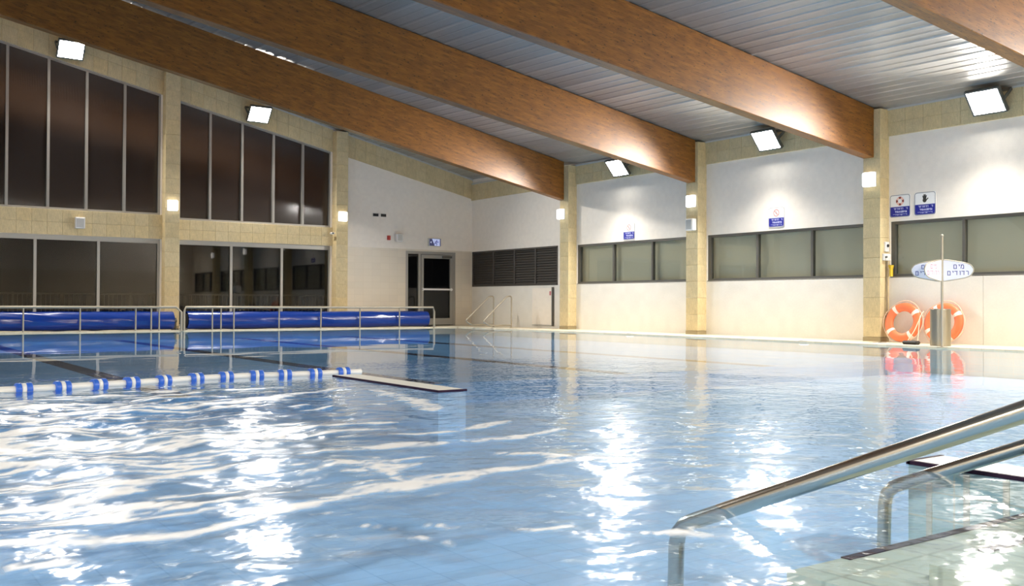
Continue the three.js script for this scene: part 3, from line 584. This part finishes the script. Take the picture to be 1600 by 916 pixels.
// ---------------------------------------------------------------- floating lane rope
{
  const t = thing('lane_rope', 'white floating lane rope with blue and white floats across the pool', 'lane rope');
  const nodes = [[-3.2, -8.9], [-2, -8.95], [-1, -8.98], [0, -9.02], [0.7, -9.06], [1.36, -9.1], [1.67, -9.14], [1.99, -9.23], [2.29, -9.31], [2.6, -9.39], [2.94, -9.5], [3.25, -9.54], [3.57, -9.55], [3.85, -9.5], [4.18, -9.49], [4.51, -9.5], [4.72, -9.5]];
  const curve = new THREE.CatmullRomCurve3(nodes.map(([x, z]) => new THREE.Vector3(x, 0.02, z)));
  mesh('pipe', new THREE.TubeGeometry(curve, 220, 0.03, 12), M.ropePipe, t);
  const ring = new THREE.LatheGeometry([[0.028, -0.022], [0.05, -0.024], [0.056, -0.016], [0.056, 0.016], [0.05, 0.024], [0.028, 0.022]].map(([a, b]) => new THREE.Vector2(a, b)), 18).rotateZ(Math.PI / 2);
  const white = new THREE.LatheGeometry([[0.028, -0.017], [0.052, -0.017], [0.052, 0.017], [0.028, 0.017]].map(([a, b]) => new THREE.Vector2(a, b)), 18).rotateZ(Math.PI / 2);
  const xs = [-2.7, -2.4, -2.1, -1.8, -1.48, -1.17, -0.85, -0.53, -0.2, 0.1, 0.42, 0.73, 1.05, 1.36, 1.67, 1.99, 2.29, 2.6, 2.94, 3.25, 3.57, 3.85, 4.18, 4.51];
  for (const x of xs) {
    let lo = 0, hi = 1; for (let k = 0; k < 30; k++) { const m = (lo + hi) / 2; if (curve.getPoint(m).x < x) lo = m; else hi = m; }
    const p = curve.getPoint(lo), tn = curve.getTangent(lo), f = new THREE.Group(); f.name = 'float'; f.position.copy(p); f.rotation.y = -Math.atan2(tn.z, tn.x); t.add(f);
    mesh('blue_disc', ring, M.blueFloat, f).position.x = -0.042; mesh('white_disc', white, M.whitePlastic, f); mesh('blue_disc', ring, M.blueFloat, f).position.x = 0.042;
  }
}

// ---------------------------------------------------------------- stainless handrails of the near steps
function stepRail(label, x) {
  const t = thing('step_handrail', label, 'handrail', [x, 0, 0]), k = 0.43, zE = -2.49;
  const y = (z) => (z - zE) * k;
  mesh('tube', bent([[0, -0.47, -2.80], [0, -0.125, -2.79],  [0, y(-0.55), -0.55], [0, y(-0.55) - 0.02, -0.3], [0, DECK, -0.28]], 0.032, 0.07, 18), M.steel, t);
  mesh('foot_plate', cyl(0.06, 0.012, 24).translate(0, DECK + 0.006, -0.28), M.steel, t);
}
stepRail('thick stainless handrail slanting into the water in the lower right foreground', 2.79);
stepRail('further stainless handrail entering the water by the tiled divider wall at the right edge', 4.2);
// curved entry rails by the far corner
for (const [z, label] of [[-24.65, 'bent steel pool entry rail nearest the far corner'], [-23.7, 'bent steel pool entry rail to the right of its twin near the far corner']]) {
  const t = thing('entry_rail', label, 'handrail', [0, 0, z]);
  const hx = 16.75;
  mesh('tube', bent([[hx, DECK, 0], [hx, 0.97, 0], [hx - 0.16, 0.97, 0], [15.72, 0.22, 0], [15.95, 0.1, 0], [hx - 0.02, 0.1, 0]], 0.022, 0.06, 12), M.railPaint, t);
  mesh('foot_plate', cyl(0.05, 0.012, 20).translate(hx, DECK + 0.006, 0), M.railPaint, t);
}

// ---------------------------------------------------------------- life rings, bin, sign pole
function lifeRing(label, pos, lean, turn, spin) {
  const t = thing('life_ring', label, 'life ring', pos); t.rotation.order = 'YZX'; t.rotation.set(0, turn, lean);
  const R = 0.305, r = 0.085, seg = [];
  const arc = (a0, a1, k) => { const g = new THREE.TorusGeometry(R, r * k, 16, Math.ceil((a1 - a0) * 14), a1 - a0); g.rotateZ(a0); g.scale(1, 1, 0.72); g.rotateY(-Math.PI / 2); return g; };
  for (let k = 0; k < 4; k++) { const a = spin + k * Math.PI / 2; mesh('ring', arc(a + 0.1, a + Math.PI / 2 - 0.1, 1), M.orange, t); mesh('band', arc(a - 0.11, a + 0.11, 1.015), M.orangeWhite, t, 'pale band'); }
  const pts = []; for (let i = 0; i < 48; i++) { const a = i / 48 * 2 * Math.PI, s = Math.abs(Math.sin(2 * (a - spin))), rr = R + r + 0.012 + 0.03 * s; pts.push([-0.01, rr * Math.sin(a), rr * Math.cos(a)]); }
  mesh('grab_line', tube(pts, 0.008, 6, 160, 0.5, true), M.rope, t);
}
lifeRing('orange life ring with pale bands standing against the wall beside the stone column', [17.26, 0.42, -11.07], -0.2, 0, 0.65);
lifeRing('orange life ring standing behind the steel bin, half hidden by it', [17.30, 0.42, -10.25], -0.22, 0, 0.55);
{
  const t = thing('litter_bin', 'cylindrical brushed steel bin in front of the second life ring', 'bin', [16.42, DECK, -9.79]);
  mesh('body', new THREE.LatheGeometry([[0, 0], [0.165, 0], [0.175, 0.01], [0.175, 0.65], [0.18, 0.66], [0.172, 0.672], [0.160, 0.665], [0.158, 0.1], [0, 0.1]].map(([a, b]) => new THREE.Vector2(a, b)), 40), M.brushed, t);
  mesh('base_ring', cyl(0.172, 0.03, 32).translate(0, 0.015, 0), M.black, t);
  mesh('lid_flap', new THREE.LatheGeometry([[0.09, 0.64], [0.157, 0.655], [0.157, 0.645], [0.09, 0.63]].map(([a, b]) => new THREE.Vector2(a, b)), 32), M.greyFrame, t);
  const w = thing('rope_weight', 'small black weight with pale rescue line on the deck between the life rings', 'weight', [16.55, DECK, -10.45]);
  mesh('block', chamferBox(0.16, 0.07, 0.3, 0.025).translate(0, 0.035, 0), M.black, w);
  mesh('line', tube([[0.05, 0.07, 0.1], [0.2, 0.3, 0.03], [0.32, 0.5, -0.02], [0.5, 0.62, -0.06]], 0.009, 6, 40), M.rope, w);
  mesh('line', tube([[0.05, 0.07, -0.1], [0.2, 0.26, -0.06], [0.36, 0.46, -0.06], [0.52, 0.6, -0.08]], 0.009, 6, 40), M.rope, w);
}
{
  const t = thing('shallow_water_sign', 'steel pole with white hexagonal panels warning of shallow water, by the bin', 'sign', [15.9, DECK, -9.45]);
  mesh('pole', cyl(0.022, 1.94, 16).translate(0, 0.97, 0), M.railPaint, t); mesh('cap', new THREE.SphereGeometry(0.03, 14, 10).translate(0, 1.95, 0), M.railPaint, t);
  mesh('foot_plate', cyl(0.09, 0.012, 24).translate(0, 0.006, 0), M.railPaint, t);
  const out = [[0, -0.185], [0.34, -0.13], [0.43, -0.09], [0.475, -0.02], [0.475, 0.03], [0.43, 0.095], [0.34, 0.13], [0, 0.185]];
  const text = (color, flip) => canvasTex(512, 384, (x, w, h) => { x.fillStyle = '#eceaf2'; x.fillRect(0, 0, w, h); hebrew(x, ['fmem', 'yod', 'mem'], 262, 88, 72, color); hebrew(x, ['fmem', 'yod', 'dalet', 'vav', 'dalet', 'resh'], 250, 204, 72, color); });
  const blue = text('#3d3f86'), pink = text('#b8708a');
  const shape = new THREE.Shape(out.map(([a, b]) => new THREE.Vector2(a, b)));
  function blade(angle, tex, mirror) {                                   // mirror: the print reads from the side that faces the pool
    const b = new THREE.Group(); b.name = 'sign_panel'; b.position.set(0, 1.345, 0); b.rotation.y = angle; t.add(b);
    const g = new THREE.ExtrudeGeometry(shape, { depth: 0.012, bevelEnabled: false }).translate(0.02, 0, -0.006); mesh('board', g, M.whitePlastic, b);
    const f = new THREE.ShapeGeometry(new THREE.Shape(out.map(([a, c]) => new THREE.Vector2(a * 0.96, c * 0.94)))).translate(0.025, 0, 0), p = f.attributes.position, uv = f.attributes.uv;
    for (let i = 0; i < p.count; i++) { const u = (p.getX(i) - 0.02) / 0.475; uv.setXY(i, mirror ? 1 - u : u, p.getY(i) / 0.37 + 0.5); }
    const m = mesh('print', f, std([1, 1, 1], 0.4, { map: tex, side: THREE.DoubleSide }), b); m.position.z = mirror ? -0.0075 : 0.0075;
    const rim = out.map(([a, c]) => [a + 0.02, c, 0]); mesh('rim', tube(rim, 0.009, 8, 80, 0.15, true), M.railPaint, b);
  }
  // view direction to the pole is 59 degrees to the right of -z; panels stand across it, the third swings towards the camera
  const across = -1.03;
  blade(across, blue, false); blade(across + Math.PI + 0.08, blue, true); blade(across + Math.PI + 0.98, pink, true);
}
{ // fittings on the side of the column by the life rings
  const t = thing('door_phone', 'small white box with a dark round button on the column edge by the window', 'intercom', [17.38, 1.93, -11.54]);
  mesh('case', new RoundedBoxGeometry(0.12, 0.2, 0.05, 2, 0.012).translate(0, 0, 0.025), M.whitePlastic, t); mesh('button', cyl(0.03, 0.02, 16).rotateX(Math.PI / 2).translate(0, 0.02, 0.055), M.black, t);
  const j = thing('socket_box', 'white wall box on the column edge with a rescue pole hanging from it', 'box', [17.36, 1.72, -11.54]);
  mesh('case', new RoundedBoxGeometry(0.2, 0.14, 0.06, 2, 0.012).translate(0, 0, 0.03), M.whitePlastic, j); mesh('knob', cyl(0.02, 0.04, 12).rotateX(Math.PI / 2).translate(-0.07, 0, 0.075), M.greyFrame, j);
  const p = thing('rescue_pole', 'thin brown pole hanging upright along the column edge by the life ring', 'pole', [17.36, 0, -11.49]);
  mesh('shaft', tube([[0.0, 0.52, 0], [0.01, 1.1, -0.01], [0.03, 1.68, -0.02]], 0.016, 10, 24), std([0.26, 0.2, 0.12], 0.5), p); mesh('grip', cyl(0.026, 0.1, 12).translate(0, 0.5, 0), M.greyFrame, p); mesh('hook', tube([[0.03, 1.68, -0.02], [0.03, 1.74, -0.03], [0.03, 1.75, -0.07], [0.03, 1.71, -0.085]], 0.01, 8, 20), M.greyFrame, p);
  const y = thing('yellow_torch', 'small yellow handheld torch standing at the window corner by the column', 'torch', [17.42, 1.332, -11.44]);
  mesh('body', cyl(0.035, 0.16, 16).translate(0, 0.08, 0), M.yellow, y); mesh('head', cyl(0.04, 0.07, 16, 0.055).translate(0, 0.19, 0), M.yellow, y); mesh('lens', cyl(0.045, 0.01, 16).translate(0, 0.228, 0), M.black, y);
  const d = thing('floor_drain', 'small grey deck drain with two dark slots in front of the life-ring column', 'drain', [16.75, DECK, -11.25]);
  mesh('plate', box(-0.15, 0.15, 0, 0.008, -0.13, 0.13), M.greyPlastic, d); for (const z of [-0.06, 0.06]) mesh('slot', box(-0.11, 0.11, 0.008, 0.012, z - 0.02, z + 0.02), M.black, d);
  [[15.62 + 0.5, -17.75, 'far'], [15.62 + 0.5, -12.55, 'near']].forEach(([x, z, n]) => {
    const c = thing('deck_disc', `small white round cap on the pool edge, the one ${n === 'far' ? 'further along, before the faint sign' : 'nearer, below the middle window'}`, 'cap', [x, DECK + 0.012, z]);
    mesh('cap', new THREE.LatheGeometry([[0, 0.03], [0.06, 0.028], [0.09, 0.015], [0.1, 0]].map(([a, b]) => new THREE.Vector2(a, b)), 24), M.whitePlastic, c); mesh('grip', box(-0.03, 0.03, 0.028, 0.036, -0.008, 0.008), M.greyPlastic, c);
  });
}

// ---------------------------------------------------------------- water
const waves = [], longWaves = [];
for (let i = 0; i < 44; i++) { const l = 0.13 * Math.pow(7, rnd()), a = rnd() * Math.PI * 2, k = 2 * Math.PI / l; waves.push([k * Math.cos(a), k * Math.sin(a), rnd() * 7, (0.213 / k)]); }
for (let i = 0; i < 20; i++) { const l = 0.55 * Math.pow(4, rnd()), a = rnd() * Math.PI * 2, k = 2 * Math.PI / l; longWaves.push([k * Math.cos(a), k * Math.sin(a), rnd() * 7, (0.316 / k)]); }
const gauss = (x, z, cx, cz, sx, sz) => Math.exp(-(((x - cx) / sx) ** 2 + ((z - cz) / sz) ** 2));
function chop(x, z) {                                                     // rms slope of the ripples at a place
  const patch = 0.45 + 1.1 * fbm(x * 0.8 + 3, z * 0.8 + 7, 3);
  const far = smooth(-14, -8, z);
  return (0.095 * gauss(x, z, 1.1, -6.2, 2.0, 2.8) + 0.027 * gauss(x, z, 2.6, -3.6, 2.2, 3.6) + 0.0075 * far * (1 - smooth(9, 15, x))) * patch;
}
const swell = (x, z) => 0.0016 + 0.0035 * smooth(-15, -7, z) * (1 - smooth(10, 16, x));
function height(x, z) {
  const c = chop(x, z); let h = 0, s = swell(x, z), q = 0;
  if (c > 0.0008) for (const [kx, kz, p, a] of waves) h += a * Math.sin(kx * x + kz * z + p);
  for (const [kx, kz, p, a] of longWaves) q += a * Math.sin(kx * x + kz * z + p);
  return h * c + q * s;
}
function waterNormal(x, z, out) {
  const e = 0.004, hx = (height(x + e, z) - height(x - e, z)) / (2 * e), hz = (height(x, z + e) - height(x, z - e)) / (2 * e);
  const l = Math.hypot(hx, 1, hz); out[0] = -hx / l; out[1] = 1 / l; out[2] = -hz / l; return out;
}
{
  const steps = (list) => { const o = []; for (const [a, b, d] of list) { const n = Math.ceil(Math.abs(b - a) / d); for (let i = 0; i < n; i++) o.push(a + (b - a) * i / n); } o.push(list[list.length - 1][1]); return o; };
  const xs = steps([[POOL_X0, -2, 0.4], [-2, 6, 0.045], [6, 12, 0.1], [12, POOL_X1 - 0.021, 0.2]]), zs = steps([[POOL_Z1 - 0.021, -9.8, 0.045], [-9.8, -15, 0.1], [-15, POOL_Z0 + 0.021, 0.25]]);
  const nx = xs.length, nz = zs.length, pos = new Float32Array(nx * nz * 3), nor = new Float32Array(nx * nz * 3), uv = new Float32Array(nx * nz * 2), idx = [], t = [0, 1, 0];
  for (let j = 0; j < nz; j++) for (let i = 0; i < nx; i++) {
    const o = j * nx + i, x = xs[i], z = zs[j]; pos[3 * o] = x; pos[3 * o + 1] = height(x, z); pos[3 * o + 2] = z; waterNormal(x, z, t); nor.set(t, 3 * o); uv[2 * o] = x; uv[2 * o + 1] = z;
    if (i < nx - 1 && j < nz - 1) idx.push(o, o + 1, o + nx, o + 1, o + nx + 1, o + nx);
  }
  const g = new THREE.BufferGeometry(); g.setAttribute('position', new THREE.BufferAttribute(pos, 3)); g.setAttribute('normal', new THREE.BufferAttribute(nor, 3)); g.setAttribute('uv', new THREE.BufferAttribute(uv, 2)); g.setIndex(idx);
  // fine ripples below the mesh: bump of the near water, and how ruffled each place is (roughness of the moving surface)
  const B = 2048, fine = new Uint8Array(B * B * 4), bx = -2, bz = -12, bs = 12;
  for (let b = 0; b < B; b++) for (let a = 0; a < B; a++) {
    const u = a / B * bs, v = b / B * bs, e = Math.min(a, b, B - 1 - a, B - 1 - b) / 300, f = smooth(0, 1, e) * (0.35 + 0.65 * vnoise(u * 1.7, v * 1.7));
    const n = vnoise(u * 11, v * 13) * 0.5 + vnoise(u * 23 + v * 5, v * 27) * 0.32 + vnoise(u * 47, v * 51 + u * 9) * 0.18, q = 128 + 180 * (n - 0.5) * f, o = (b * B + a) * 4; fine[o] = fine[o + 1] = fine[o + 2] = clamp(q); fine[o + 3] = 255;
  }
  const ft = new THREE.DataTexture(fine, B, B); ft.magFilter = THREE.LinearFilter; ft.wrapS = ft.wrapT = THREE.ClampToEdgeWrapping; ft.repeat.set(1 / bs, 1 / bs); ft.offset.set(-bx / bs, -bz / bs); ft.needsUpdate = true;
  const RN = 512, rs = 26, rx = -8, rz = -25.8, ro = new Uint8Array(RN * RN * 4);
  for (let b = 0; b < RN; b++) for (let a = 0; a < RN; a++) {
    const x = rx + a / RN * rs, z = rz + b / RN * rs, r = 0.025 + (0.04 * gauss(x, z, 0.9, -6.3, 1.4, 2.4) + 0.11 * gauss(x, z, 1.7, -4.6, 2.2, 3.8) + 0.03 * gauss(x, z, 5, -4, 6, 4.5)) * (0.75 + 0.5 * fbm(x * 1.6, z * 3, 3)), o = (b * RN + a) * 4; ro[o] = ro[o + 1] = ro[o + 2] = clamp(255 * r); ro[o + 3] = 255;
  }
  const rt = new THREE.DataTexture(ro, RN, RN); rt.magFilter = THREE.LinearFilter; rt.wrapS = rt.wrapT = THREE.ClampToEdgeWrapping; rt.repeat.set(1 / rs, 1 / rs); rt.offset.set(-rx / rs, -rz / rs); rt.needsUpdate = true;
  M.water = phys([0.785, 0.89, 0.98], 1, { transmission: 1, thickness: 0, ior: 1.333, roughnessMap: rt, bumpMap: ft, bumpScale: 0.008 });
  const w = mesh('pool_water', g, M.water); w.userData.kind = 'stuff'; tag(w, 'clear blue rippled water filling the swimming pool', 'water'); w.castShadow = false;
}
// foam drifting on the water: streaks and froth
{
  const strokes = [
    [[-0.2, -3.5], [0.45, -3.4], [0.75, -3.28], [1.05, -3.27], [1.39, -3.38], [1.73, -3.5], [2.06, -3.56], [2.42, -3.61], [2.75, -3.63], [2.9, -3.68], [3.01, -3.8], [2.98, -3.95], [2.86, -4.1]],
    [[1.9, -4.6], [2.26, -4.57], [2.55, -4.54], [2.85, -4.51], [3.14, -4.44], [3.66, -4.62]], [[1.75, -4.1], [2.0, -4.2], [2.1, -4.05], [2.09, -3.88], [2.02, -3.6]],
    [[1.47, -3.02], [1.53, -2.95], [1.56, -2.82]], [[1.65, -2.93], [1.72, -2.85], [1.74, -2.73]], [[1.9, -2.66], [2.0, -2.6], [2.1, -2.6]], [[2.22, -2.38], [2.32, -2.33], [2.38, -2.26], [2.37, -2.12], [2.31, -1.98]],
    [[1.38, -2.85], [1.5, -2.75], [1.55, -2.6]], [[0.3, -3.95], [0.73, -3.98], [1.0, -4.1], [1.34, -4.37], [1.76, -4.5]], [[0.9, -5.4], [1.65, -5.35], [2.29, -5.5], [2.93, -5.45]], [[0.6, -7.2], [1.75, -7.15], [2.76, -7.3], [3.9, -8.0]], [[3.9, -7.6], [3.7, -6.6], [3.5, -5.9]], [[2.5, -5.0], [3.1, -4.95], [3.7, -5.2]],
  ], widths = [0.12, 0.1, 0.09, 0.035, 0.03, 0.035, 0.06, 0.04, 0.12, 0.13, 0.25, 0.16, 0.08];
  const distTo = (x, z, pts) => { let d = 9, at = 0; for (let i = 0; i < pts.length - 1; i++) { const [ax, az] = pts[i], [bx, bz] = pts[i + 1], dx = bx - ax, dz = bz - az, t = Math.max(0, Math.min(1, ((x - ax) * dx + (z - az) * dz) / (dx * dx + dz * dz))), q = Math.hypot(x - ax - t * dx, z - az - t * dz); if (q < d) { d = q; at = (i + t) / (pts.length - 1); } } return [d, at]; };
  const density = (x, z) => {
    const wx = x + 0.4 * (fbm(x * 1.3, z * 1.3, 3) - 0.5), wz = z + 0.5 * (fbm(x * 1.1 + 40, z * 1.1, 3) - 0.5);
    const streak = fbm(wx * 1.8 + wz * 0.7, wz * 5.5, 4), fine = fbm(wx * 5, wz * 15, 4), froth = fbm(x * 22, z * 30, 3), big = fbm(wx * 0.9 + 5, wz * 1.7 + 2, 3);
    let a = 0;
    strokes.forEach((s, k) => {
      const [d, t] = distTo(x + 0.2 * (fbm(x * 2.5, z * 2.5, 3) - 0.5), z + 0.16 * (fbm(x * 2.5 + 9, z * 2.5, 3) - 0.5), s), w = widths[k] * (0.1 + 1.1 * streak) * (0.55 + 1.0 * vnoise(t * 9 + k * 5, k)) * (0.35 + 0.65 * Math.min(1, 5 * Math.min(t, 1 - t) + (k === 0 && t < 0.3 ? 1 : 0)));
      a = Math.max(a, (k > 2 && k < 8 ? 0.6 : 0.95) * (1 - smooth(0.05, 1.35, d / w)));
    });
    const zone = gauss(x, z, 0.9, -6.3, 1.6, 2.5) + 0.7 * gauss(x, z, 0.6, -3.9, 0.9, 0.6) + 0.35 * gauss(x, z, 2.8, -7.3, 1.4, 1.2);
    a = Math.max(a, 0.95 * smooth(0.60, 0.76, streak * 0.30 + fine * 0.34 + big * 0.30 + 0.22 * Math.min(1, zone)) * smooth(0.05, 0.3, zone));
    return a * Math.max(0, 0.5 + 2.2 * (fine - 0.42) + 1.1 * (froth - 0.5));
  };
  const d = 0.03, x0 = -1.6, z0 = -9.35, nx = Math.round(6.2 / d), nz = Math.round(7.9 / d), A = new Float32Array((nx + 1) * (nz + 1));
  for (let j = 0; j <= nz; j++) for (let i = 0; i <= nx; i++) A[j * (nx + 1) + i] = Math.min(1, density(x0 + i * d, z0 + j * d));
  const map = new Int32Array(A.length).fill(-1), pos = [], nor = [], col = [], idx = [], t = [0, 1, 0];
  const vert = (o) => { if (map[o] < 0) { const x = x0 + (o % (nx + 1)) * d, z = z0 + Math.floor(o / (nx + 1)) * d; waterNormal(x, z, t); map[o] = pos.length / 3; pos.push(x, height(x, z) + 0.004, z); nor.push(...t); col.push(1, 1, 1, smooth(0.05, 0.7, A[o])); } return map[o]; };
  for (let j = 0; j < nz; j++) for (let i = 0; i < nx; i++) { const o = j * (nx + 1) + i, q = [o, o + 1, o + nx + 1, o + nx + 2]; if (Math.max(...q.map((k) => A[k])) > 0.1) { const [a, b, c, e] = q.map(vert); idx.push(a, c, b, b, c, e); } }
  const g = new THREE.BufferGeometry(); g.setAttribute('position', new THREE.Float32BufferAttribute(pos, 3)); g.setAttribute('normal', new THREE.Float32BufferAttribute(nor, 3)); g.setAttribute('color', new THREE.Float32BufferAttribute(col, 4)); g.setIndex(idx);
  const f = mesh('water_foam', g, std([0.87, 0.88, 0.88], 0.4, { vertexColors: true, transparent: true })); f.userData.kind = 'stuff'; tag(f, 'white streaks and froth of foam drifting on the near water', 'foam');
}
renderer.render(scene, camera);
